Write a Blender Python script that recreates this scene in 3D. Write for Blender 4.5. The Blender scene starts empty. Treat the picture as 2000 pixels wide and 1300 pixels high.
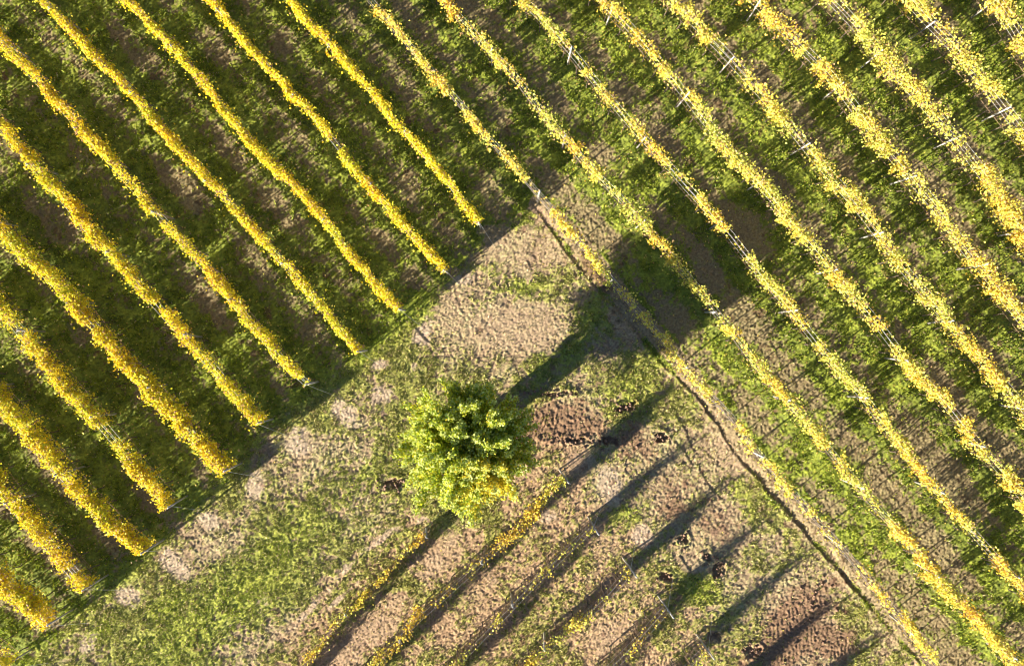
import bpy, math, random
import numpy as np
from mathutils import Vector, Matrix

sc = bpy.context.scene
R = np.random.default_rng(11)
random.seed(5)

# ------------------------------------------------------------------ camera, light, exposure
CAM_H = 34.0
cam_d = bpy.data.cameras.new('camera'); cam = bpy.data.objects.new('camera', cam_d)
sc.collection.objects.link(cam); sc.camera = cam
cam.location = (0, 0, CAM_H); cam.rotation_euler = (0, 0, 0)
cam_d.sensor_width = 36; cam_d.lens = 24; cam_d.clip_end = 2000; cam_d.clip_start = 0.5

SUN_EL = math.radians(16.2); SHADOW_DIR = math.radians(37.5)
world = bpy.data.worlds.new('World'); sc.world = world; world.use_nodes = True
wt = world.node_tree
sky = wt.nodes.new('ShaderNodeTexSky'); sky.sky_type = 'NISHITA'; sky.sun_disc = False
sky.sun_elevation = SUN_EL; sky.air_density = 0.6; sky.dust_density = 0.0
sky.sun_rotation = math.atan2(-math.cos(SHADOW_DIR), -math.sin(SHADOW_DIR))
wt.links.new(sky.outputs[0], wt.nodes['Background'].inputs[0])
wt.nodes['Background'].inputs[1].default_value = 0.05
sun_d = bpy.data.lights.new('sun', 'SUN'); sun = bpy.data.objects.new('sun', sun_d)
sc.collection.objects.link(sun)
sun_d.energy = 5.0; sun_d.angle = math.radians(0.5); sun_d.color = (1.0, 0.90, 0.72)
ld = Vector((math.cos(SHADOW_DIR)*math.cos(SUN_EL), math.sin(SHADOW_DIR)*math.cos(SUN_EL), -math.sin(SUN_EL)))
sun.rotation_euler = ld.to_track_quat('-Z', 'Y').to_euler(); sun.location = (-30, -25, 15)
sc.view_settings.view_transform = 'Standard'; sc.view_settings.look = 'None'
sc.view_settings.gamma = 1; sc.view_settings.exposure = 2.06
sc.cycles.filter_width = 1.05; sc.cycles.max_bounces = 5; sc.cycles.diffuse_bounces = 3; sc.cycles.transmission_bounces = 3

# ------------------------------------------------------------------ helpers
K = 2*0.75/2000.0
def W(px, py, h=0.0):
    """photo pixel (2000x1300) -> world point at height h"""
    d = (CAM_H-h)*K
    return np.array([(px-1000)*d, (650-py)*d])
def WP(pts, h=0.0): return np.array([W(a, b, h) for a, b in pts])

_T = np.random.default_rng(3).random((64, 512, 512)).astype(np.float32) if False else None
_tabs = {}
def tab(seed):
    if seed not in _tabs: _tabs[seed] = np.random.default_rng(100+seed).random((256, 256)).astype(np.float32)
    return _tabs[seed]
def vn(x, y, s, seed):
    """smooth value noise of cell size s, 0..1"""
    t = tab(seed); x = x/s+1000.37; y = y/s+1000.71
    xi = np.floor(x).astype(np.int64); yi = np.floor(y).astype(np.int64)
    fx = (x-xi).astype(np.float32); fy = (y-yi).astype(np.float32)
    fx = fx*fx*(3-2*fx); fy = fy*fy*(3-2*fy)
    a = t[xi & 255, yi & 255]; b = t[(xi+1) & 255, yi & 255]
    c = t[xi & 255, (yi+1) & 255]; d = t[(xi+1) & 255, (yi+1) & 255]
    return (a*(1-fx)+b*fx)*(1-fy)+(c*(1-fx)+d*fx)*fy
def fbm(x, y, s, seed, o=4, g=0.55):
    r = 0; a = 1; n = 0
    for i in range(o):
        ca, sa = math.cos(i*1.1), math.sin(i*1.1)
        r = r+a*vn(x*ca-y*sa, x*sa+y*ca, s/2**i, seed+i); n += a; a *= g
    return r/n
def sst(a, b, x):
    t = np.clip((x-a)/(b-a), 0, 1); return t*t*(3-2*t)

def link(o): sc.collection.objects.link(o); return o
def mesh_np(name, V, F, mat, nper=4, col=None, smooth=False):
    """one mesh from numpy verts and equal-sided faces, optional per-vertex colour"""
    me = bpy.data.meshes.new(name)
    V = np.asarray(V, np.float32); F = np.asarray(F, np.int32)
    me.vertices.add(len(V)); me.vertices.foreach_set('co', V.ravel())
    me.loops.add(F.size); me.loops.foreach_set('vertex_index', F.ravel())
    me.polygons.add(len(F)); me.polygons.foreach_set('loop_start', np.arange(0, F.size, nper, dtype=np.int32))
    if col is not None:
        at = me.color_attributes.new('tint', 'FLOAT_COLOR', 'POINT')
        c4 = np.ones((len(V), 4), np.float32); c4[:, :3] = col
        at.data.foreach_set('color', c4.ravel())
    me.update(calc_edges=True)
    if smooth: me.polygons.foreach_set('use_smooth', np.ones(len(F), bool))
    me.materials.append(mat)
    return me
def obj(name, me, parent=None):
    o = bpy.data.objects.new(name, me); link(o)
    if parent is not None: o.parent = parent
    return o
def tag(o, label=None, cat=None, group=None, kind=None):
    if label: o['label'] = label
    if cat: o['category'] = cat
    if group: o['group'] = group
    if kind: o['kind'] = kind
    return o

def tubes(segs, sides=6):
    """segs: list of (p0, p1, r0, r1) -> verts, quads (open tubes with caps as quads when sides==4)"""
    V = []; F = []
    for p0, p1, r0, r1 in segs:
        p0 = np.array(p0, float); p1 = np.array(p1, float); d = p1-p0; d /= (np.linalg.norm(d)+1e-9)
        u = np.cross(d, [0, 0, 1.0])
        if np.linalg.norm(u) < 1e-3: u = np.array([1.0, 0, 0])
        u /= np.linalg.norm(u); v = np.cross(d, u); b = len(V)
        for p, r in ((p0, r0), (p1, r1)):
            for k in range(sides):
                a = 2*math.pi*(k+.5)/sides; V.append(p+r*(math.cos(a)*u+math.sin(a)*v))
        for k in range(sides):
            k2 = (k+1) % sides; F.append((b+k, b+k2, b+sides+k2, b+sides+k))
        if sides == 4:
            F.append((b+3, b+2, b+1, b)); F.append((b+4, b+5, b+6, b+7))
        elif sides == 6:
            for q in (0, sides):
                F.append((b+q, b+q+1, b+q+2, b+q+3)); F.append((b+q, b+q+3, b+q+4, b+q+5))
    return np.array(V), np.array(F)

def leaves(P, size, col, up=0.0, elong=1.0, axis=None, rng=R):
    """folded, lobed leaf of two quads at every point; col (N,3)"""
    N = len(P)
    n = rng.normal(size=(N, 3)); n[:, 2] = np.abs(n[:, 2])+up
    n /= np.linalg.norm(n, axis=1)[:, None]
    a = rng.normal(size=(N, 3)) if axis is None else axis+rng.normal(size=(N, 3))*.35
    u = a-n*np.sum(a*n, axis=1)[:, None]; u /= np.linalg.norm(u, axis=1)[:, None]+1e-9
    v = np.cross(n, u); s = (size*(0.65+0.7*rng.random(N)))[:, None] if np.isscalar(size) else size[:, None]
    f = (0.10+0.25*rng.random(N))[:, None]
    b = P-u*s*.5*elong; t = P+u*s*.55*elong; dn = -n*s*f
    l1 = P-u*s*.28*elong+v*s*.42+dn; l2 = P+u*s*.22*elong+v*s*.40+dn
    r1 = P-u*s*.28*elong-v*s*.42+dn; r2 = P+u*s*.22*elong-v*s*.40+dn
    V = np.stack([b, l1, l2, t, r2, r1], 1).reshape(-1, 3)
    i = (np.arange(N)*6)[:, None]
    F = np.concatenate([i+np.array([[0, 3, 2, 1]]), i+np.array([[0, 5, 4, 3]])], 0)
    return V, F, np.repeat(col, 6, axis=0)

# ------------------------------------------------------------------ materials
def new_mat(name):
    m = bpy.data.materials.new(name); m.use_nodes = True
    return m, m.node_tree, m.node_tree.nodes['Principled BSDF']
def leaf_mat(name, transl=0.45, rough=0.6):
    m, t, p = new_mat(name); n = t.nodes; L = t.links
    a = n.new('ShaderNodeAttribute'); a.attribute_name = 'tint'
    nz = n.new('ShaderNodeTexNoise'); nz.inputs['Scale'].default_value = 14
    g = n.new('ShaderNodeNewGeometry'); L.new(g.outputs['Position'], nz.inputs['Vector'])
    mr = n.new('ShaderNodeMapRange'); mr.inputs[1].default_value = .3; mr.inputs[2].default_value = .7
    mr.inputs[3].default_value = .75; mr.inputs[4].default_value = 1.2; L.new(nz.outputs[0], mr.inputs[0])
    mx = n.new('ShaderNodeVectorMath'); mx.operation = 'SCALE'
    L.new(a.outputs['Color'], mx.inputs[0]); L.new(mr.outputs[0], mx.inputs['Scale'])
    L.new(mx.outputs[0], p.inputs['Base Color']); p.inputs['Roughness'].default_value = rough
    p.inputs['Specular IOR Level'].default_value = 0.35
    tr = n.new('ShaderNodeBsdfTranslucent'); L.new(mx.outputs[0], tr.inputs['Color'])
    ms = n.new('ShaderNodeMixShader'); ms.inputs[0].default_value = transl
    L.new(p.outputs[0], ms.inputs[1]); L.new(tr.outputs[0], ms.inputs[2])
    L.new(ms.outputs[0], n['Material Output'].inputs['Surface'])
    return m
def noise_mat(name, c1, c2, scale, rough=.9, metal=0.0):
    m, t, p = new_mat(name); n = t.nodes; L = t.links
    tc = n.new('ShaderNodeTexCoord'); nz = n.new('ShaderNodeTexNoise'); nz.inputs['Scale'].default_value = scale
    nz.inputs['Detail'].default_value = 5; L.new(tc.outputs['Object'], nz.inputs['Vector'])
    r = n.new('ShaderNodeValToRGB'); r.color_ramp.elements[0].color = (*c1, 1); r.color_ramp.elements[1].color = (*c2, 1)
    r.color_ramp.elements[0].position = .35; r.color_ramp.elements[1].position = .65
    L.new(nz.outputs[0], r.inputs[0]); L.new(r.outputs[0], p.inputs['Base Color'])
    p.inputs['Roughness'].default_value = rough; p.inputs['Metallic'].default_value = metal
    return m
M_vine = leaf_mat('vine_leaf', .34); M_tree = leaf_mat('tree_leaf', .45); M_grass = leaf_mat('grass_blade', .35, .7)
M_fallen = leaf_mat('dry_leaf', .15, .8)
M_bark = noise_mat('bark', (.07, .05, .035), (.16, .12, .085), 30)
M_cane = noise_mat('cane', (.20, .13, .08), (.34, .23, .14), 20)
M_post = noise_mat('concrete_post', (.28, .27, .25), (.42, .40, .37), 12, .8)
M_wire = noise_mat('galvanised_wire', (.55, .55, .56), (.75, .75, .76), 4, .45, .25)
M_clod = noise_mat('dark_clod', (.13, .075, .05), (.24, .15, .10), 25)
# ground
M_ground, t, p = new_mat('soil_and_turf'); n = t.nodes; L = t.links
a = n.new('ShaderNodeAttribute'); a.attribute_name = 'tint'
g = n.new('ShaderNodeNewGeometry')
nz = n.new('ShaderNodeTexNoise'); nz.inputs['Scale'].default_value = 9; nz.inputs['Detail'].default_value = 4
nz.inputs['Roughness'].default_value = .7; L.new(g.outputs['Position'], nz.inputs['Vector'])
mr = n.new('ShaderNodeMapRange'); mr.inputs[1].default_value = .3; mr.inputs[2].default_value = .7
mr.inputs[3].default_value = .62; mr.inputs[4].default_value = 1.38; L.new(nz.outputs[0], mr.inputs[0])
mx = n.new('ShaderNodeVectorMath'); mx.operation = 'SCALE'
L.new(a.outputs['Color'], mx.inputs[0]); L.new(mr.outputs[0], mx.inputs['Scale'])
L.new(mx.outputs[0], p.inputs['Base Color']); p.inputs['Roughness'].default_value = .95
p.inputs['Specular IOR Level'].default_value = .15
bp = n.new('ShaderNodeBump'); bp.inputs['Strength'].default_value = .35; bp.inputs['Distance'].default_value = .03
nz2 = n.new('ShaderNodeTexNoise'); nz2.inputs['Scale'].default_value = 22; nz2.inputs['Detail'].default_value = 3
L.new(g.outputs['Position'], nz2.inputs['Vector']); L.new(nz2.outputs[0], bp.inputs['Height'])
L.new(bp.outputs[0], p.inputs['Normal'])

# ------------------------------------------------------------------ vine row data (photo pixels of the canopy line)
HC = 1.6
ROWS = [
 # key, half width, density, px path, gaps (px,py,radius), start end?, finish end?
 ('L1', .21, 1.0, [(567,0),(616,60),(665,105),(700,147),(720,175),(762,228),(800,270),(835,308),(867,347),(895,382),(920,413),(940,441)], [], 0, 1),
 ('L2', .21, 1.0, [(410,0),(455,45),(497,108),(543,150),(588,203),(623,238),(651,275),(685,318),(720,360),(755,402),(776,427),(811,465),(839,497),(874,532)], [(656,283,16)], 0, 1),
 ('L3', .22, 1.0, [(245,0),(287,38),(322,77),(364,119),(402,168),(441,217),(490,276),(525,315),(567,357),(612,395),(650,452),(692,504),(727,546),(755,577),(788,610)], [], 0, 1),
 ('L4', .22, 1.0, [(84,0),(129,42),(168,91),(206,129),(245,164),(280,206),(315,252),(350,290),(385,325),(420,364),(455,402),(490,441),(507,462),(546,500),(577,539),(616,581),(647,623),(682,661),(708,690)], [], 0, 1),
 ('L5', .24, .95, [(0,73),(35,112),(70,150),(105,192),(140,224),(164,262),(199,290),(227,325),(266,371),(301,406),(336,448),(371,486),(402,521),(437,560),(469,605),(500,637),(532,679),(567,717),(584,735),(607,752)], [(315,428,12),(592,745,7)], 0, 1),
 ('L6', .26, 1.0, [(0,241),(35,280),(70,325),(105,364),(140,402),(182,458),(220,497),(259,535),(297,584),(329,619),(364,658),(402,696),(437,738),(469,777),(504,815),(512,827)], [(312,598,9)], 0, 1),
 ('L7', .34, 1.15, [(0,441),(35,483),(70,511),(105,549),(140,577),(171,619),(196,647),(227,686),(266,724),(308,770),(346,812),(385,857),(420,895),(447,916)], [(184,634,11)], 0, 1),
 ('L8', .33, 1.1, [(0,595),(35,633),(63,672),(98,710),(133,756),(175,801),(203,825),(231,861),(250,885),(273,922),(304,953),(340,987)], [(217,842,22),(45,640,8)], 0, 1),
 ('L9', .36, 1.2, [(0,777),(35,812),(68,848),(98,890),(140,939),(175,978),(217,1020),(252,1055),(290,1072)], [], 0, 1),
 ('L10', .33, 1.1, [(0,943),(28,985),(63,1016),(98,1062),(133,1097),(161,1135),(180,1148)], [(143,1112,8)], 0, 1),
 ('L11', .38, 1.2, [(0,1125),(35,1160),(70,1190),(108,1220)], [], 0, 1),
 ('L12', .33, 1.1, [(-40,1255),(0,1285),(18,1300)], [], 0, 1),
 ('A', .19, .75, [(723,3),(741,21),(765,49),(797,87),(828,126),(860,161),(895,199),(930,241),(958,280),(993,311),(1024,348),(1050,380),(1087,420),(1105,441),(1126,469),(1154,500),(1175,525),(1196,549),(1227,591),(1259,623),(1297,665),(1321,700),(1352,742),(1377,766),(1412,793),(1445,836),(1478,885),(1510,922),(1545,955),(1576,995),(1597,1020),(1632,1055),(1685,1121),(1720,1160),(1755,1205),(1797,1254),(1825,1296)], [(1052,383,36),(1412,795,32),(1478,885,12),(1560,972,20),(1655,1085,26),(728,8,14),(1243,607,8)], 0, 0),
 ('B', .23, .9, [(867,0),(895,35),(930,73),(965,112),(1000,140),(1028,182),(1063,227),(1105,273),(1140,318),(1171,350),(1224,400),(1262,444),(1297,487),(1328,525),(1360,560),(1387,600),(1408,623),(1440,665),(1471,707),(1510,752),(1545,791),(1583,830),(1625,890),(1667,936),(1702,985),(1744,1027),(1783,1069),(1818,1114),(1856,1160),(1895,1198),(1930,1233),(1975,1290)], [(1185,360,15),(1397,612,7)], 0, 0),
 ('C', .20, .8, [(1017,0),(1052,31),(1080,60),(1105,91),(1147,140),(1171,178),(1210,217),(1245,262),(1280,297),(1315,336),(1343,371),(1370,399),(1405,437),(1422,455),(1450,492),(1475,528),(1503,560),(1538,598),(1569,637),(1590,668),(1622,703),(1650,735),(1685,773),(1709,812),(1748,854),(1772,890),(1800,922),(1828,960),(1867,1002),(1902,1044),(1940,1086),(1975,1125),(2000,1153)], [(1126,115,26),(1160,160,12),(1437,475,30),(1350,378,10),(1584,660,7)], 0, 0),
 ('D', .25, .85, [(1175,3),(1210,35),(1245,73),(1280,115),(1308,150),(1335,185),(1370,231),(1405,273),(1440,315),(1475,350),(1510,392),(1541,427),(1562,458),(1597,493),(1625,532),(1657,570),(1688,605),(1720,640),(1741,675),(1779,721),(1814,756),(1846,784),(1874,826),(1905,864),(1930,897),(1965,929),(2000,978)], [(1731,658,16),(1862,806,14)], 0, 0),
 ('E', .30, .9, [(1310,0),(1345,35),(1380,73),(1415,105),(1450,147),(1489,189),(1520,224),(1552,262),(1587,308),(1618,343),(1650,378),(1685,420),(1713,457),(1741,497),(1772,539),(1807,577),(1842,619),(1877,661),(1912,700),(1947,738),(1982,780),(2000,800)], [(1418,112,9),(1400,90,6)], 0, 0),
 ('F', .31, .9, [(1475,7),(1517,45),(1552,84),(1580,110),(1608,140),(1643,178),(1671,220),(1709,266),(1744,311),(1779,353),(1825,403),(1846,430),(1860,462),(1895,504),(1930,542),(1961,584),(1993,626)], [(1585,112,16),(1740,308,5)], 0, 0),
 ('G', .38, 1.0, [(1622,3),(1664,45),(1699,87),(1741,136),(1779,178),(1818,224),(1856,262),(1888,304),(1930,357),(1958,406),(1986,441)], [(1650,30,10),(1878,290,8)], 0, 0),
 ('H', .36, .8, [(1772,0),(1807,42),(1849,80),(1888,129),(1926,171),(1965,224),(1996,262)], [(1960,212,24),(1982,240,8)], 0, 0),
 ('I', .36, .85, [(1925,-15),(1947,10),(1965,42),(1993,87)], [(1975,62,10)], 0, 0),
 ('J', .36, .9, [(2080,0),(2120,45)], [], 0, 0),
 ('R1', .14, .40, [(560,1345),(640,1237),(660,1209),(695,1184),(744,1132),(772,1107),(790,1090),(807,1060),(828,1040)], [(720,1158,10),(758,1120,6)], 0, 1),
 ('R2', .20, .45, [(640,1380),(734,1293),(779,1247),(814,1205),(860,1170),(884,1146),(923,1111),(947,1090),(972,1062),(1010,1038),(1030,1005),(1063,978),(1084,946),(1100,925)], [(838,1190,14),(905,1130,12),(700,1320,30)], 0, 1),
 ('R3', .18, .30, [(820,1370),(895,1293),(926,1254),(965,1219),(1017,1163),(1045,1132),(1070,1111),(1105,1072),(1140,1045),(1158,1024)], [(945,1240,16),(990,1190,15),(860,1330,20)], 0, 1),
 ('R4', .19, .32, [(960,1370),(1035,1293),(1084,1244),(1130,1212),(1200,1150),(1232,1104)], [(1165,1180,18)], 0, 1),
 ('R5', .18, .16, [(1120,1385),(1180,1310),(1231,1265),(1265,1225),(1302,1184)], [(1205,1288,15)], 0, 1),
 ('R6', .17, .13, [(1230,1415),(1310,1335),(1378,1266)], [], 0, 1),
 ('R7', .17, .2, [(1320,1480),(1455,1350)], [], 0, 1),
 ('R8', .17, .2, [(1400,1560),(1530,1430)], [], 0, 1),
]
LABELS = {
 'L1': 'golden vine row next to the tall corner, first of those ending at the grass strip',
 'L2': 'thin golden vine row, second from the headland top corner, ending at the grass strip',
 'L3': 'straight dense golden vine row, third from the headland top corner, ending at the grass strip',
 'L4': 'long golden vine row ending beside a pale soil patch, fourth from the headland top corner',
 'L5': 'vine row with bare wires midway, ending in loose leaves left above the tree',
 'L6': 'long vine row with pinkish tufts beside it, sixth from the headland top corner',
 'L7': 'thick bright golden vine row broken once by a short stretch of bare wires',
 'L8': 'thick golden vine row with a wide wire gap before its end by the headland',
 'L9': 'unbroken thick golden vine row ending in a rounded tip, ninth from the headland corner',
 'L10': 'golden vine row in the lower left with a small gap near its tip',
 'L11': 'short broad golden vine row in the lower left corner, last but one',
 'L12': 'vine row just clipped by the bottom left corner of the field',
 'A': 'patchy vine row running beside the dirt track and furrow, with long bare wire gaps',
 'B': 'vine row second from the dirt track, its middle shaded by the tree',
 'C': 'thin vine row third from the dirt track, with a white post at its wire gap',
 'D': 'vine row fourth from the dirt track, with bare wire gaps in its lower half',
 'E': 'full pale yellow vine row fifth from the dirt track',
 'F': 'wide yellow vine row sixth from the dirt track, showing a bare stretch near its top',
 'G': 'broad bushy yellow vine row seventh from the dirt track',
 'H': 'ragged yellow vine row in the upper right with one long pale post exposed',
 'I': 'short piece of yellow vine row in the top right corner',
 'J': 'vine row beyond the top right corner of the field',
 'R1': 'low sparse orange vine row running towards the single tree from below',
 'R2': 'leafiest orange vine row of the thin block, passing right below the tree',
 'R3': 'thin half bare vine row ending at a tilted post, second below the tree',
 'R4': 'sparse vine row with a golden clump at the bottom edge, third below the tree',
 'R5': 'nearly leafless vine row, fourth below the tree, ending at a slanting post',
 'R6': 'bare vine row in the bottom corner of the thin block beside tyre-marked soil',
 'R7': 'bare vine row casting its shadow over the tyre-marked dark soil',
 'R8': 'last bare vine row, casting the lowest shadow onto the track side',
}
ANCH = {'A': (1050, 378), 'C': (1111, 94), 'H': (1978, 205), 'G': (1868, 279), 'F': (1779, 347), 'E': (1431, 112),
        'L8': (12, 636), 'L5': (296, 423), 'B': (1396, 610), 'C2': (1500, 552), 'D': (1330, 195)}
PH = 2.15

def resample(P, step):
    d = np.r_[0, np.cumsum(np.linalg.norm(np.diff(P, axis=0), axis=1))]
    s = np.arange(0, d[-1]+1e-6, step)
    return np.stack([np.interp(s, d, P[:, 0]), np.interp(s, d, P[:, 1])], 1), s
def smooth(P, k=5):
    for _ in range(k):
        Q = P.copy(); Q[1:-1] = (P[:-2]+2*P[1:-1]+P[2:])/4; P = Q
    return P
paths = {}
for key, hw, den, pts, gaps, e0, e1 in ROWS:
    hc = 1.0 if key == 'R1' else HC
    P = WP(pts, hc)
    k = min(4, len(P)-1)
    if not e0:
        d = P[0]-P[k]; d /= np.linalg.norm(d); ext = 8.5 if key[0] == 'L' or key[0] == 'R' else 5.0
        P = np.vstack([P[0]+d*ext, P])
    if not e1:
        d = P[-1]-P[-1-k]; d /= np.linalg.norm(d); P = np.vstack([P, P[-1]+d*5.0])
    Q, s = resample(P, .2); Q = smooth(Q, 25)
    paths[key] = Q

# ------------------------------------------------------------------ ground masks on a coarse grid
GX0, GX1, GY0, GY1, GS = -34., 34., -25., 25., .125
gx = np.arange(GX0, GX1+GS, GS); gy = np.arange(GY0, GY1+GS, GS)
CX, CY = np.meshgrid(gx, gy, indexing='ij')
def pdist(X, Y, P):
    """distance, signed side and arc position to polyline"""
    best = np.full(X.shape, 1e9, np.float32); side = np.zeros(X.shape, np.float32)
    for a, b in zip(P[:-1], P[1:]):
        d = b-a; l2 = d@d+1e-12
        tt = np.clip(((X-a[0])*d[0]+(Y-a[1])*d[1])/l2, 0, 1)
        ex = X-a[0]-tt*d[0]; ey = Y-a[1]-tt*d[1]; q = np.sqrt(ex*ex+ey*ey)
        m = q < best; best = np.where(m, q, best); side = np.where(m, d[0]*ey-d[1]*ex, side)
    return best, side
rowd = np.full(CX.shape, 1e9, np.float32); rowside = np.zeros(CX.shape, np.float32)
for key in paths:
    P = paths[key][::6]; P = np.vstack([P, paths[key][-1]])
    if key[0] == 'R': continue
    q, sd = pdist(CX, CY, P); m = q < rowd; rowd = np.where(m, q, rowd); rowside = np.where(m, np.sign(sd)*q, rowside)
rowb = np.full(CX.shape, 1e9, np.float32)
for key in paths:
    if key[0] == 'R':
        q, sd = pdist(CX, CY, paths[key][::8]); rowb = np.minimum(rowb, q)
FUR = [(1040,402),(1075,450),(1128,520),(1180,580),(1232,640),(1285,700),(1332,748),(1372,790),(1400,832),(1440,890),(1492,955),(1530,992),(1590,1062),(1640,1115),(1700,1190),(1760,1255),(1800,1300),(1860,1370),(1950,1480)]
furP = WP(FUR); furD, furS = pdist(CX, CY, furP)
HEAD = [(1180,270),(1040,402),(880,545),(800,625),(700,700),(600,765),(510,845),(440,925),(360,1000),(280,1085),(190,1165),(110,1240),(40,1320),(-120,1500)]
heaD, heaS = pdist(CX, CY, WP(HEAD))
def bil(A, x, y):
    fx = np.clip((x-GX0)/GS, 0, A.shape[0]-1.001); fy = np.clip((y-GY0)/GS, 0, A.shape[1]-1.001)
    i = fx.astype(np.int32); j = fy.astype(np.int32); u = fx-i; v = fy-j
    return (A[i, j]*(1-u)+A[i+1, j]*u)*(1-v)+(A[i, j+1]*(1-u)+A[i+1, j+1]*u)*v
# block right of the furrow (side sign from a known pixel), block left of the headland line
def sgn_at(S, px, py):
    w = W(px, py); return np.sign(bil(S, np.array([w[0]]), np.array([w[1]])))[0]
Rside = np.clip(furS/np.maximum(np.abs(furS), 1e-6)*furD*sgn_at(furS, 1600, 600), -3, 3)
Lside = np.clip(np.sign(heaS)*heaD*sgn_at(heaS, 300, 600), -3, 3)
# above the corner both blocks meet: treat as rows
wc = W(1040, 402)
rowsAbove = np.maximum(Rside, Lside)
rowsAbove = np.where((CY > wc[1]), 1.0, rowsAbove)
Lblock = ((Lside > 0) & (CY > -100)).astype(np.float32)

def stroke(pts, w, soft=.5):
    q, _ = pdist(CX, CY, WP(pts)); return np.clip(1-(q-w)/(w*soft+1e-6), 0, 1)
def blob(px, py, rx, ry, ang=0):
    c = W(px, py); k = CAM_H*K; a = math.radians(ang)
    dx = (CX-c[0])/k; dy = -(CY-c[1])/k
    u = dx*math.cos(a)+dy*math.sin(a); v = -dx*math.sin(a)+dy*math.cos(a)
    return np.clip(1.45-np.sqrt((u/rx)**2+(v/ry)**2)*1.1, 0, 1.2)
RUTS = []
for pts_ in ([(1312,795),(1335,835),(1350,872)], [(1322,868),(1340,885),(1352,905)], [(1366,915),(1380,940),(1398,962)], [(1335,1062),(1330,1085),(1345,1110)], [(810,640),(825,655),(840,670)], [(1500,1020),(1530,1045)]):
    q_, s_ = pdist(CX, CY, WP(pts_)); RUTS.append((np.clip(np.sign(s_)*q_, -2, 2), q_))
def mx_(L): 
    r = np.zeros(CX.shape, np.float32)
    for q in L: r = np.maximum(r, q)
    return r
PALE = mx_([blob(175,1252,24,32,60), blob(250,1167,34,22,30), blob(338,1097,46,22,40), blob(408,1016,24,18), blob(495,950,18,32), blob(585,866,28,36), blob(678,812,26,26),
  blob(740,712,26,12), blob(822,655,26,34), blob(912,545,28,12), blob(660,800,20,30), blob(745,770,40,30,-40)*.8, blob(515,1168,25,16)*.9,
  blob(1075,1010,30,20)*.5, blob(1190,950,26,40)*.9, blob(1250,1045,24,24)*.9, blob(1400,1040,30,20)*.4,
  stroke([(560,1232),(620,1175),(700,1080),(760,1040),(830,1010)], .10,2)*.5, stroke([(700,830),(790,740),(830,690)], .12)*.5, stroke([(640,1190),(740,1100)], .1)*.6])
PINK = mx_([blob(1010,645,105,55,-5)*.9, blob(1050,500,60,70,40)*.6, blob(960,470,60,40,-40)*.6, blob(880,600,40,60)*.5,
  stroke([(1050,400),(1100,440),(1165,515),(1215,580),(1275,645),(1335,712)], .36, .5)*1.2, stroke([(1340,725),(1445,858),(1512,945),(1612,1045),(1715,1165),(1840,1310)], .30, 1)*1.0,
  blob(1430,880,60,90,-45)*.7, blob(1560,1020,20,50,-40)*.5, blob(700,1250,120,45,-40)*.8, blob(850,1090,60,40,-40)*.7, blob(950,1130,60,30,-40)*.5, blob(1130,900,30,25)*.8,
  blob(1350,1100,30,40,-40)*.6, blob(1190,1240,60,30,-40)*.6, blob(1230,620,34,50,-45)*1.0, blob(1640,1130,30,70,-50)*.5])
TILL = mx_([blob(1090,830,105,52,3), blob(1560,1200,95,60,-30), blob(1540,1250,110,60,-20)*.9, blob(1610,1250,70,50), blob(1310,970,70,75,-40)*.55, blob(1400,1020,55,60,-40)*.6, blob(1160,530,16,70,-38)*.8,
  blob(1240,860,40,60,-40)*.6])
DARKS = mx_([blob(1222,795,24,10,-10), blob(1292,853,14,10,20), blob(765,945,28,14,-10), blob(1335,1052,16,12), blob(1468,1268,24,15,-20), blob(1405,1112,12,22,30), blob(1085,770,50,7,-5)*.8,
  blob(1130,860,70,9,0)*.8, blob(1300,1125,16,12), blob(1385,1088,14,10), blob(1400,1240,20,14), blob(1000,785,16,14), blob(1190,860,20,10)])
GREEN = mx_([stroke(HEAD[1:], .3, 1.5)*.75, blob(420,1200,260,80,-38)*.95, blob(560,1060,170,60,-38)*.75, blob(700,940,120,60,-38)*.55, blob(1020,560,45,30)*.8, blob(880,560,110,30,-38)*.5, blob(640,730,60,30)*.6,
  blob(330,1180,60,30,-38), blob(1150,620,50,30,-37)*.8, blob(1240,750,100,45,-35)*.6, blob(1370,1150,40,34)*1.1, blob(1230,1000,50,24,-37)*.8, blob(1440,960,60,24,60)*.5, blob(1100,690,120,30,-37)*.6,
  blob(200,1230,60,24,-38)*.8, blob(1175,590,12,45,-35)*.6, blob(1690,1060,30,90,-48)*1.0, blob(1600,930,25,90,-48)*.6, blob(1300,620,30,60)*.5, blob(1760,1150,30,60,-48)*.7, blob(1400,700,16,60,-40)*.8])

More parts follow.
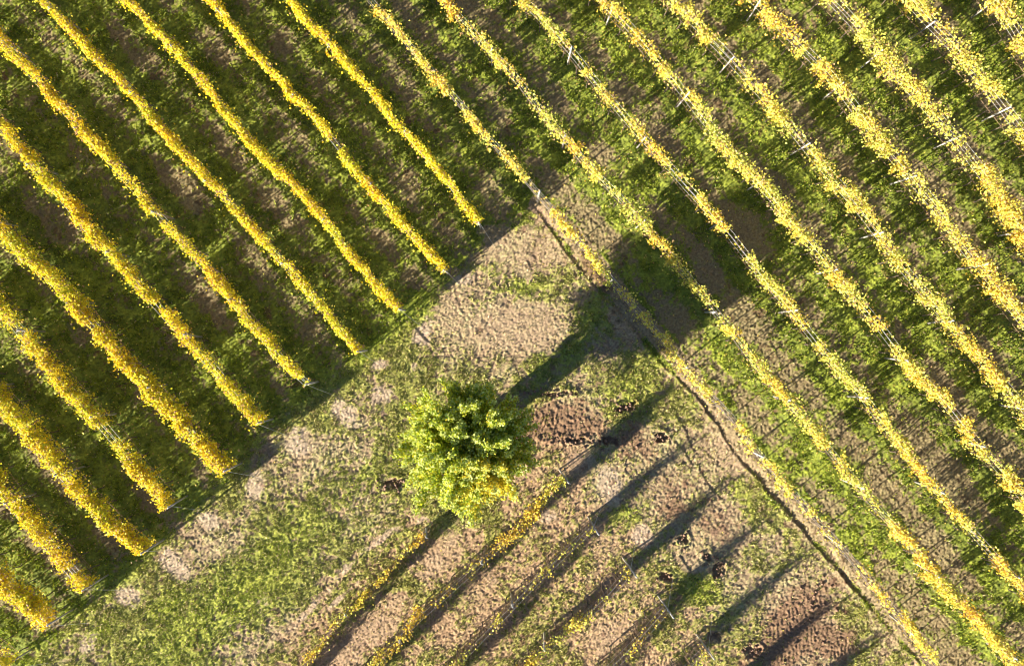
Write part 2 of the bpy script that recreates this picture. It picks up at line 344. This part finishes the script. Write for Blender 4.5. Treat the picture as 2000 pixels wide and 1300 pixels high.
def lowr_(q): return sst(2.2, 1.2, q)
def ground_eval(x, y):
    """albedo (N,3), height (N), greenness (N) at world points"""
    k = CAM_H*K
    rd = bil(rowd, x, y); rs = bil(rowside, x, y); ra = bil(rowsAbove, x, y); rb = bil(rowb, x, y); lb = bil(Lblock, x, y)
    n1 = fbm(x, y, 2.2, 1, 4); n2 = fbm(x, y, .7, 7, 4); n3 = fbm(x, y, .17, 13, 3); n4 = vn(x, y, .085, 20)
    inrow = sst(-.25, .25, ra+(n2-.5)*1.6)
    # greenness
    gr_row = .52+.16*lb+.60*(1-sst(.30, .95, rd+(n2-.5)*1.2))-.22*sst(.7, 1.2, rd)+(n1-.5)*1.7
    gr_head = .57+(n1-.5)*1.4
    g0 = gr_row*inrow+gr_head*(1-inrow)
    jit = (n2-.5)*3.2+(n3-.5)*1.8
    def th(A, w=.35): return sst(.5-w/2, .5+w/2, bil(A, x, y)+jit*.45*(bil(A, x, y) > .01))
    G = bil(GREEN, x, y); g0 = g0+G*.5*(1-.4*inrow)
    pk = th(PINK, .7); pl = th(PALE, .5); ti = th(TILL, .5); dk = sst(.55, .95, bil(DARKS, x, y)+(n3-.5)*1.6+(n2-.5)*2.6)*.75
    g0 = g0*(1-.9*pk)-.3*pk-.5*pl-.55*ti-dk
    g0 = g0-.10*lowr_(rb)*(1-inrow); gg = sst(.28, .74, g0+(n3-.5)*1.1+(n2-.5)*1.0+(n4-.5)*.5)
    c_soil = np.array([.27, .19, .12]); c_straw = np.array([.39, .335, .17])
    c_green = np.array([.14, .18, .025]); c_lime = np.array([.33, .37, .04])
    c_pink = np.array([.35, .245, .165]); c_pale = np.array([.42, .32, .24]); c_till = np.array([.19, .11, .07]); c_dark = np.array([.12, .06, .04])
    def mixc(A, B, w): return A*(1-w[:, None])+B*w[:, None]
    base = mixc(np.tile(c_soil, (len(x), 1)), c_straw, sst(.3, .7, n2*.6+n4*.4)*(.85-.55*inrow))
    lowr = sst(2.2, 1.2, rb)*(1-inrow); base = mixc(base, np.array([.34, .215, .13]), lowr*.6)
    base = mixc(base, c_pink, pk*.65); base = mixc(base, c_pale, pl*.7)
    grn = mixc(np.tile(c_green, (len(x), 1)), c_lime, sst(.35, .75, n3*.6+n1*.4+G*.15))
    grn = mixc(grn, np.array([.27, .265, .075]), .6*(1-inrow)*(1-.8*np.clip(G, 0, 1)))
    col = mixc(base, grn, gg*.85)
    col = mixc(col, c_till, ti*.85); col = mixc(col, c_dark, dk*.9)
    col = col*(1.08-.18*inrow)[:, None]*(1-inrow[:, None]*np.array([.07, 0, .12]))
    # height
    h = (n3-.5)*.04+(n4-.5)*.04+(n2-.5)*.05+(vn(x*1.7+y*.6, y*1.7-x*.6, .083, 23)-.5)*.045
    h = h*(1-.5*pk*(1-inrow))*(1-.45*pl)
    # furrow: a low bank that drops off on its north-east side, and shorter ruts like it
    fs = bil(Rside, x, y)
    wob = (fbm(x, y, .8, 31, 3)-.5)*.30
    def bank(q, dep, w): return dep*(.55*np.exp(-(np.minimum(q, 0)/.22)**2)*(q <= 0)-(q > 0)*np.exp(-q/w))
    on = (y < wc[1]+.1)
    h = h+bank(fs+wob, .05+.14*(n1-.5), .17)*on
    for A_, D_ in RUTS:
        sd = bil(A_, x, y); dd_ = bil(D_, x, y); h = h+bank(sd+wob*.6, .035, .14)*(dd_ < .45)
    fur_shade = np.exp(-((fs+wob-.06)/.10)**2)*on; col = mixc(col, c_dark*1.6, fur_shade*.2)  # shade along the furrow drop, painted into the ground colour
    # dug holes
    dd = bil(DARKS, x, y); h = h-.10*sst(.55, 1.0, dd+jit*.45)+.10*np.exp(-((dd+jit*.3-.35)/.18)**2)*(n3)*(dd > .02)
    # tyre chevrons on the tilled soil and comb ridges by the tree
    T = bil(TILL, x, y); px = x/k+1000; py = 650-y/k
    a = math.radians(-40); u = (px-1555)*math.cos(a)+(py-1215)*math.sin(a); v = -(px-1555)*math.sin(a)+(py-1215)*math.cos(a)
    vv = np.mod(v+4*(n2-.5)*4, 58)-29; ph = (u+np.abs(vv)*.75)/9.5
    ch = np.sin(ph*2*math.pi)*.026*(np.abs(vv) > 4)
    ind = (px > 1400)*(py > 1100); h = h+ch*ind*sst(.4, .9, T+(n2-.5))*(.15+.8*n1)
    a = math.radians(52); u = (px-1150)*math.cos(a)+(py-520)*math.sin(a); v = -(px-1150)*math.sin(a)+(py-520)*math.cos(a)
    near = (px > 1060)*(px < 1260)*(py < 640)*sst(.9, .5, np.abs(v-4+0*v)/20)*(py > 440)*(fs < -.1)
    h = h+np.sin((u+np.abs(v)*.6)/9*2*math.pi)*.026*near
    u2 = (px-1090)*math.cos(math.radians(12))+(py-830)*math.sin(math.radians(12))
    rid = np.sin(u2/9.5*2*math.pi+(n2-.5)*26+(n1-.5)*14+py*.03)*.026*(px > 970)*(px < 1220)*(py > 760)*(py < 900)*sst(.3, .6, T)
    h = h+rid*np.clip(2.6*(n1*.5+n3*.5)-.8, 0, 1.3)
    # soil ridged a little under the vines
    h = h+.05*np.exp(-(rd/.35)**2)*inrow
    # wheel ruts down the headland
    return col, h, gg, inrow

# ------------------------------------------------------------------ ground sheet (fine near, coarse to the horizon)
fx = np.arange(-30.5, 30.5, .05); fy = np.arange(-21, 21, .05)
def outer(a0, n=26, r=1.32, s=.1):
    o = []; d = s; v = a0
    for _ in range(n): v += d; o.append(v); d *= r
    return np.array(o)
ox = outer(fx[-1]); oy = outer(fy[-1])
X1 = np.r_[-(ox[::-1]+0)-0.0, fx, ox]; Y1 = np.r_[-oy[::-1], fy, oy]
GXm, GYm = np.meshgrid(X1, Y1, indexing='ij')
xs = GXm.ravel(); ys = GYm.ravel()
jx = xs+np.where(np.abs(xs) < 30, (R.random(len(xs))-.5)*.022, 0); jy = ys+np.where(np.abs(ys) < 20.5, (R.random(len(ys))-.5)*.022, 0)
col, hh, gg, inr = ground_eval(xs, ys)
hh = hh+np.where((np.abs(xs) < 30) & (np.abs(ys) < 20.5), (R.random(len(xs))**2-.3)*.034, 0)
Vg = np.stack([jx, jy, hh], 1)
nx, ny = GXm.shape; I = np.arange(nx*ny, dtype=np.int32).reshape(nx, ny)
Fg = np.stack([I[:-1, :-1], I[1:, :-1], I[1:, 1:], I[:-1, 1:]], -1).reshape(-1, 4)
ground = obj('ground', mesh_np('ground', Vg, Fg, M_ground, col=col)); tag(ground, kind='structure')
del Vg, Fg

# ------------------------------------------------------------------ low plants on the ground
def grass_layer(name, N, want, size, hgt, label, cat, seed):
    rg = np.random.default_rng(seed)
    x = rg.uniform(-28.5, 28.5, N); y = rg.uniform(-19.5, 19.5, N)
    col, h, g, inr = ground_eval(x, y)
    keep = rg.random(N) < want(x, y, g, inr)
    x, y, g, inr, h = x[keep], y[keep], g[keep], inr[keep], h[keep]; n_ = len(x)
    a = rg.uniform(0, 2*math.pi, n_); sz = size*(.5+rg.random(n_)); hg = hgt*(.4+rg.random(n_))
    lean = rg.normal(size=(n_, 2))*.55
    dx, dy = np.cos(a)*sz*.5, np.sin(a)*sz*.5
    z0 = h-.01
    V = np.stack([np.stack([x-dx, y-dy, z0], 1), np.stack([x+dx, y+dy, z0], 1),
                  np.stack([x+dx*.5+lean[:, 0]*hg, y+dy*.5+lean[:, 1]*hg, z0+hg], 1),
                  np.stack([x-dx*.5+lean[:, 0]*hg, y-dy*.5+lean[:, 1]*hg, z0+hg*.9], 1)], 1).reshape(-1, 3)
    F = np.arange(n_*4, dtype=np.int32).reshape(-1, 4)
    r = rg.random(n_)[:, None]
    green = np.array([.12, .21, .02])*(1-r)+np.array([.45, .51, .045])*r
    if name == 'grass':
        Gv = bil(GREEN, x, y)[:, None]*.7; green = green*Gv+(1-Gv)*(np.array([.17, .19, .045])*(1-r)+np.array([.42, .41, .11])*r)
    straw = np.array([.50, .42, .22]); dry = (rg.random(n_) < (.40*(1-inr)*(1-.5*g)+.10))[:, None]
    c = np.where(dry, straw*(.7+.5*r), green)
    c = c*(.6+.65*rg.random((n_, 1)))
    c = c*(1.05 if name == 'grass' else .84)
    o = obj(name, mesh_np(name, V, F, M_grass, col=np.repeat(c, 4, 0)))
    tag(o, label, cat, kind='stuff'); return o
grass_layer('grass', 1300000, lambda x, y, g, i: np.where(i < .5, (.06+.9*g)*(.12+.88*sst(.38, .58, fbm(x, y, .24, 52, 2))), 0), .045, .075,
            'short green and straw grass of the headland round the tree', 'grass', 21)
grass_layer('weeds', 760000, lambda x, y, g, i: np.where(i >= .5, (.04+.8*g)*sst(.38, .62, fbm(x, y, .45, 50, 2)), 0), .055, .085,
            'green weeds and grass growing between the vine rows', 'weeds', 22)

# fallen leaves
N = 60000; x = R.uniform(-28, 28, N); y = R.uniform(-19, 19, N)
rd = bil(rowd, x, y); rb = bil(rowb, x, y)
pr = np.exp(-(rd/.6)**2)*.32+np.exp(-(rb/.55)**2)*.22+.025
kp = R.random(N) < pr*(.3+fbm(x, y, 1., 60, 2)); x, y = x[kp], y[kp]; _, h, _, _ = ground_eval(x, y)
r = R.random((len(x), 1)); c = np.array([.62, .50, .09])*(1-r)+np.array([.45, .30, .10])*r
V, F, C = leaves(np.stack([x, y, h+.03], 1), .07, c, up=2.5)
tag(obj('fallen_leaves', mesh_np('fallen_leaves', V, F, M_fallen, col=C)), 'yellow and brown vine leaves scattered under the rows', 'fallen leaves', kind='stuff')

# loose soil clods round the dug spots
V = []; F = []
spots = [(1222,797,24,10,40),(1292,853,14,10,22),(768,945,30,14,44),(1335,1052,15,12,26),(1466,1266,22,14,40),(1405,1112,10,20,26),(1085,768,60,6,40),(1300,1125,14,10,16),(1385,1088,12,9,14),(1150,862,60,8,50),(1600,1180,40,50,40)]
for sx, sy, rx, ry, cnt in spots:
    for _ in range(cnt*2//3):
        c = W(sx+random.gauss(0, rx*.6), sy+random.gauss(0, ry*.7)); s = random.uniform(.03, .085)
        b = len(V)
        for i in range(8):
            q = np.array([((i & 1)*2-1), (((i >> 1) & 1)*2-1), ((i >> 2)*2-1)], float)*s*(.45+.4*random.random())
            V.append(np.array([c[0], c[1], s*.35])+q)
        F += [(b, b+2, b+3, b+1), (b+4, b+5, b+7, b+6), (b, b+1, b+5, b+4), (b+2, b+6, b+7, b+3), (b, b+4, b+6, b+2), (b+1, b+3, b+7, b+5)]
tag(obj('soil_clods', mesh_np('soil_clods', V, F, M_clod)), 'dark crumbs of dug earth lying round small holes', 'soil', kind='stuff')

# ------------------------------------------------------------------ vine rows
def trunk_mesh(seed):
    rr = random.Random(seed); segs = []; p = np.array([0, 0, -.08]); r = .035
    for i in range(4):
        q = p+np.array([rr.gauss(0, .03), rr.gauss(0, .03), .25]); segs.append((p, q, r, r*.86)); p = q; r *= .86
    d = rr.choice((-1, 1))
    segs.append((p, p+np.array([.25*d, 0, .08]), r*.8, r*.6)); segs.append((p, p+np.array([-.2*d, 0, .07]), r*.7, r*.5))
    V, F = tubes(segs, 6); return mesh_np('trunk', V, F, M_bark, smooth=True)
TR = [trunk_mesh(i) for i in range(5)]
def post_mesh(h=PH):
    s = .045; V, F = tubes([((0, 0, -.3), (0, 0, h), s*1.1, s*.95)], 4)
    V2, F2 = tubes([((0, -.14, h-.12), (0, .14, h-.12), .014, .014), ((0, -.12, h-.65), (0, .12, h-.65), .014, .014)], 4)
    return mesh_np('post', np.vstack([V, V2]), np.vstack([F, F2+len(V)]), M_post)
PM = post_mesh()
GROUPS = {'L': 'vine rows ending at the grass strip', 'R': 'sparse vine rows below the tree'}
def build_row(key, hw, den, pts, gaps, e0, e1, seed):
    rg = np.random.default_rng(1000+seed)
    Q = paths[key]; T = np.gradient(Q, axis=0); T /= np.linalg.norm(T, axis=1)[:, None]; Nn = np.stack([-T[:, 1], T[:, 0]], 1)
    S = np.arange(len(Q))*0.2; D = np.r_[0, np.cumsum(np.linalg.norm(np.diff(Q, axis=0), axis=1))]; Ltot = D[-1]
    low = key == 'R1'; top = 1.15 if low else 2.08; bot = .35 if low else (.62 if key[0] == 'L' else (1.0 if key in 'AB' else .88))
    sparse = key[0] == 'R'
    root = bpy.data.objects.new('vine_row', None); link(root); root.location = (Q[0][0], Q[0][1], 0)
    g_ = GROUPS.get(key[0], 'vine rows right of the dirt track')
    if sparse: g_ = GROUPS['R']
    tag(root, LABELS[key], 'vine row', g_)
    org = np.array([Q[0][0], Q[0][1], 0])
    def at(s):
        return np.stack([np.interp(s, D, Q[:, 0]), np.interp(s, D, Q[:, 1])], -1), np.stack([np.interp(s, D, Nn[:, 0]), np.interp(s, D, Nn[:, 1])], -1)
    gp = [(W(a, b, HC), r*CAM_H*K) for a, b, r in gaps]
    # canopy density along the row
    def dens(s, P):
        z = s*0
        f = 1.5*sst(.22, .72, fbm(s, z+seed*9.1, .9, 70, 3))+(.38 if key[0] == 'L' else .15)
        if sparse: f = sst(.36, .70, fbm(s, z+seed*5.3, 1.6, 75, 2))*2.6+.3
        for c, r in gp:
            q = np.linalg.norm(P-c, axis=1); f = f*(.05+.95*sst(r*.85, r*1.15, q))
        if key == 'R2':   # one bushy golden stretch
            c = W(1045, 985, HC); q = np.linalg.norm(P-c, axis=1); f = np.maximum(f, 3.0*sst(1.75, 1.1, q))
        if key == 'R4':
            c = W(1100, 1240, HC); q = np.linalg.norm(P-c, axis=1); f = np.maximum(f, 2.2*sst(2.2, 1.2, q))
        return f
    n0 = int(Ltot*DENS*(1.55 if key[0] == 'L' else (1.65 if key in 'CDEFGHIJ' else 1.4))*den*(1+(hw-.22)*2.2)*2)
    nsh = int(Ltot*9); sc_ = rg.uniform(0, Ltot, nsh); sl_ = rg.normal(size=nsh)*.75; st_ = rg.uniform(.7, 1.08, nsh); sb_ = rg.beta(1.2, 2.0, nsh)*.5
    si = rg.integers(0, nsh, n0); u_ = rg.random(n0); tp = u_ < (.62 if key[0] == 'L' else .30); free = (u_ > .95) | tp
    curt = sst(.46, .58, fbm(sc_, sc_*0+seed*4.4, .75, 66, 2))
    s = np.where(free, rg.uniform(0, Ltot, n0), sc_[si]+rg.normal(size=n0)*.05); s = np.clip(s, 0, Ltot); P, NN = at(s)
    keep = rg.random(n0) < dens(s, P)*.5*np.where(free, 1, .04+.96*curt[si]); s, P, NN, si, free, tp = s[keep], P[keep], NN[keep], si[keep], free[keep], tp[keep]; n_ = len(s)
    # clumps: width, height and side offset vary along the row
    z = s*0
    wv = (.52+1.0*fbm(s, z+seed, .6, 80, 3)) if key[0] == 'L' else (.62+1.1*fbm(s, z+seed, .8, 80, 3)); off = (fbm(s, z+seed*3, .7, 85, 3)-.5)*(.34 if key[0] == 'L' else .55)*(hw/.25); hv = (fbm(s, z+seed*7, .6, 90, 2)-.5)*(.3 if key[0] == 'L' else .5)
    zz = rg.beta(1.6, 1.2, n_); zz = np.where(tp, (.58+.45*rg.random(n_)) if key[0] == 'L' else (.68+.36*rg.random(n_)), np.where(free, zz, sb_[si]+(st_[si]-sb_[si])*zz)); zt = bot+(top+hv*.55-bot)*zz
    prof = .55+.6*np.sin(np.clip(zz, 0, 1)*math.pi*.85+.25)
    lat = np.where(free, np.clip(rg.normal(size=n_), -2.1, 2.1), sl_[si]*(.5+.8*zz)+rg.normal(size=n_)*.28)*hw*(.53 if key[0] == 'L' else .66)*wv*prof+off
    lat = lat+(rg.random(n_) < .05)*rg.normal(size=n_)*.22+(fbm(s, z+seed*1.9, .16, 99, 1) > .80)*np.sign(rg.random(n_)-.35)*hw*.55
    P3 = np.stack([P[:, 0]+NN[:, 0]*lat, P[:, 1]+NN[:, 1]*lat, zt], 1)
    # quantise part of the leaves into shoot bunches
    u = rg.random(n_)[:, None]
    hue = .5+(fbm(s, z+seed*2.7, 1.5, 95, 3)-.5)*(.5 if key[0] == 'L' else .8)-.02+rg.normal(size=n_)*.12
    yel = np.array([.78, .66, .11]); gold = np.array([.80, .54, .06]); lim = np.array([.58, .60, .11]); brn = np.array([.48, .31, .15])
    if key[0] == 'L': yel = np.array([.84, .68, .035]); gold = np.array([.84, .56, .025]); lim = np.array([.62, .62, .04])
    if sparse: hue = hue+.08
    c = np.where((hue < .38)[:, None], lim, np.where((hue > .66)[:, None], gold, yel))
    c = np.where((u > .86), brn, c)*(.70+.5*rg.random((n_, 1))**.7)
    V, F, C = leaves(P3-org, .088, c, up=.15, rng=rg)
    obj('foliage', mesh_np('foliage', V, F, M_vine, col=C), root)
    # bare shoots
    m = int(Ltot*(60 if sparse else 8)); s = rg.uniform(0, Ltot, m); P, NN = at(s); segs = []
    for i in range(m):
        l = rg.normal()*(.13 if sparse else .07); b = np.array([P[i, 0]+NN[i, 0]*l, P[i, 1]+NN[i, 1]*l, bot-.02])-org
        e = b+np.array([rg.normal()*.13, rg.normal()*.13, (top-bot)*(.6+.5*rg.random())]); mid = (b+e)/2+np.array([rg.normal()*.04, rg.normal()*.04, 0])
        segs += [(b, mid, .007, .006), (mid, e, .006, .003)]
    # the cordon along the lowest wire
    for s0 in np.arange(0, Ltot-.5, .5):
        a_, _ = at(np.array([s0, s0+.52])); segs.append((np.r_[a_[0], bot]-org, np.r_[a_[1], bot+rg.normal()*.01]-org, .014, .012))
    V, F = tubes(segs, 3); obj('canes', mesh_np('canes', V, F, M_cane), root)
    # wires
    wr = .0032 if sparse else .005
    Pw = Q[::5]; Pw = np.vstack([Pw, Q[-1]]); Dw = np.r_[0, D[::5]][:0]
    for zz_, l in ([(top-.10, -.10), (top-.10, .10), (1.5, -.09), (1.5, .09)] if not low else [(1.0, 0)]):
        Nw = np.vstack([Nn[::5], Nn[-1]])
        segs = []
        for i in range(len(Pw)-1):
            a_ = np.r_[Pw[i]+Nw[i]*l, zz_]-org; b_ = np.r_[Pw[i+1]+Nw[i+1]*l, zz_]-org; segs.append((a_, b_, wr, wr))
        V, F = tubes(segs, 3); obj('wire', mesh_np('wire', V, F, M_wire), root)
    if e1:
        V, F = tubes([(np.r_[Q[-1], top-.05]-org, np.r_[Q[-1]+T[-1]*1.1, 0]-org, .006, .006)], 3); obj('anchor_wire', mesh_np('anchor_wire', V, F, M_wire), root)
    # trunks about every 0.95 m and posts about every 5 m
    def visible(P, h=0):
        return abs(P[0]) < 29 and abs(P[1]) < 20
    s0 = .3+rg.random()*.4
    while s0 < Ltot-.1:
        P, NN = at(np.array([s0])); P = P[0]+NN[0]*rg.normal()*.03
        if visible(P):
            o = obj('trunk', TR[int(rg.integers(5))], root); o.location = (P[0]-org[0], P[1]-org[1], 0)
            o.rotation_euler = (rg.normal()*.05, rg.normal()*.05, math.atan2(NN[0][1], NN[0][0])-math.pi/2)
            if low: o.scale = (1, 1, .5)
        s0 += .95*(.85+.3*rg.random())
    if e1: sp0 = Ltot
    elif key in ANCH:
        w = W(*ANCH[key], PH); sp0 = D[np.argmin(np.linalg.norm(Q-w, axis=1))]
    else: sp0 = rg.uniform(0, 5)
    step = 5.4; ss = sorted(set([round(sp0+k*step, 2) for k in range(-12, 13)]))
    for s1 in ss:
        if s1 < 0 or s1 > Ltot+.01: continue
        P, NN = at(np.array([s1])); P = P[0]; NN = NN[0]
        if not visible(P): continue
        end = e1 and abs(s1-Ltot) < .05
        o = obj('post', PM, root); o.location = (P[0]-org[0], P[1]-org[1], 0)
        o.rotation_euler = (rg.normal()*.03, rg.normal()*.03, math.atan2(NN[1], NN[0])-math.pi/2)
        if low: o.scale = (1, 1, .58)
        if end and sparse:
            ax = Vector((NN[0], NN[1], 0)); 
            o.rotation_euler = (Matrix.Rotation(math.radians(10), 3, Vector((T[-1][0]*.4, T[-1][1]*.4, 0)).normalized() if True else ax) @ Matrix.Rotation(math.atan2(NN[1], NN[0])-math.pi/2, 3, 'Z')).to_euler()
    return root
DENS = 400
for i, rrow in enumerate(ROWS): build_row(*rrow, i)

# ------------------------------------------------------------------ the tree
tb = W(926, 842)
tree = bpy.data.objects.new('tree', None); link(tree); tree.location = (tb[0], tb[1], 0)
tag(tree, 'single leafy green tree with yellowing side standing on the grass headland', 'tree')
segs = [((0, 0, -.2), (.03, .02, .6), .17, .14), ((.03, .02, .6), (0, 0, 2.0), .14, .13)]
V, F = tubes(segs, 6); obj('trunk', mesh_np('trunk', V, F, M_bark, smooth=True), tree)
rg = np.random.default_rng(77)
LP = []; LA = []; LC = []; LS = []; segs = []
def shoot(p, az, th, Ln, r, nleaf, spread, t0, depth=0):
    d = np.array([math.cos(az)*math.sin(th), math.sin(az)*math.sin(th), math.cos(th)]); pts = [np.array(p, float)]
    nseg = 7
    for i in range(nseg):
        d = d+np.array([rg.normal()*.05, rg.normal()*.05, -.02+rg.normal()*.04]); d /= np.linalg.norm(d)
        pts.append(pts[-1]+d*Ln/nseg)
    for i in range(nseg): segs.append((pts[i], pts[i+1], r*(1-.8*i/nseg), r*(1-.8*(i+1)/nseg)))
    pts = np.array(pts); t = t0+(1-t0)*rg.random(nleaf)**.75
    P = np.stack([np.interp(t*nseg, np.arange(nseg+1), pts[:, k]) for k in range(3)], 1)
    sp = spread*(1.05-.55*t)[:, None]
    P = P+rg.normal(size=P.shape)*sp*np.array([1, 1, .9])
    ax = np.tile(d, (nleaf, 1))*.6+np.array([0, 0, -.25])
    a = math.degrees(az) % 360
    gold = max(0, 1-abs(((a-300+180) % 360)-180)/38)*(1 if th > .3 else .5)   # yellowing side
    u = rg.random((nleaf, 1)); tipc = (t[:, None] > .85)
    g = np.array([.15, .26, .02])*(1-u)+np.array([.66, .68, .045])*u
    y = np.array([.78, .62, .05]); lt = np.array([.60, .66, .20])
    c = np.where(rg.random((nleaf, 1)) < gold*.85+.10, y, g); c = np.where(tipc & (rg.random((nleaf, 1)) < .5), lt, c)
    LP.append(P); LA.append(ax); LC.append(c)
    if depth == 0 and Ln > 1.5:
        for j in range(3):
            q = pts[2+j]; shoot(q, az+rg.normal()*.45, min(1.45, max(.15, th+rg.normal()*.3)), Ln*.5, r*.5, int(nleaf*.42), spread*.8, .2, 1)
nsh = 86
for i in range(nsh):
    az = i*2.39996+rg.normal()*.15; f = (i+.5)/nsh
    th = .07+.98*f**.8
    Ln = 3.75-.1*f+rg.normal()*.25
    shoot((rg.normal()*.1, rg.normal()*.1-.05, 1.75+rg.random()*.3), az, th, Ln*(1+.05*max(0, -math.sin(az+.5)))*rg.uniform(.80, 1.03), .04, 470, .19, .30)
# shoots and leaves low round the stem
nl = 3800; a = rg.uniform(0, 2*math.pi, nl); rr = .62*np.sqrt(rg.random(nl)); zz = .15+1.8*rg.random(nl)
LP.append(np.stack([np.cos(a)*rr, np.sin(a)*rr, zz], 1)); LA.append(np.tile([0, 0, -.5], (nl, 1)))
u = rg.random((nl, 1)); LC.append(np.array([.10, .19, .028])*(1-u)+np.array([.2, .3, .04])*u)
P = np.vstack(LP); Ax = np.vstack(LA); C = np.vstack(LC)*(.8+.4*rg.random((len(P), 1)))
ok = P[:, 2] > .1
V, F, C = leaves(P[ok], .078, C[ok], up=.25, elong=1.25, axis=Ax[ok], rng=rg)
obj('crown', mesh_np('crown', V, F, M_tree, col=C), tree)
V, F = tubes(segs, 4); obj('branches', mesh_np('branches', V, F, M_bark), tree)
print('tree leaves', len(P))
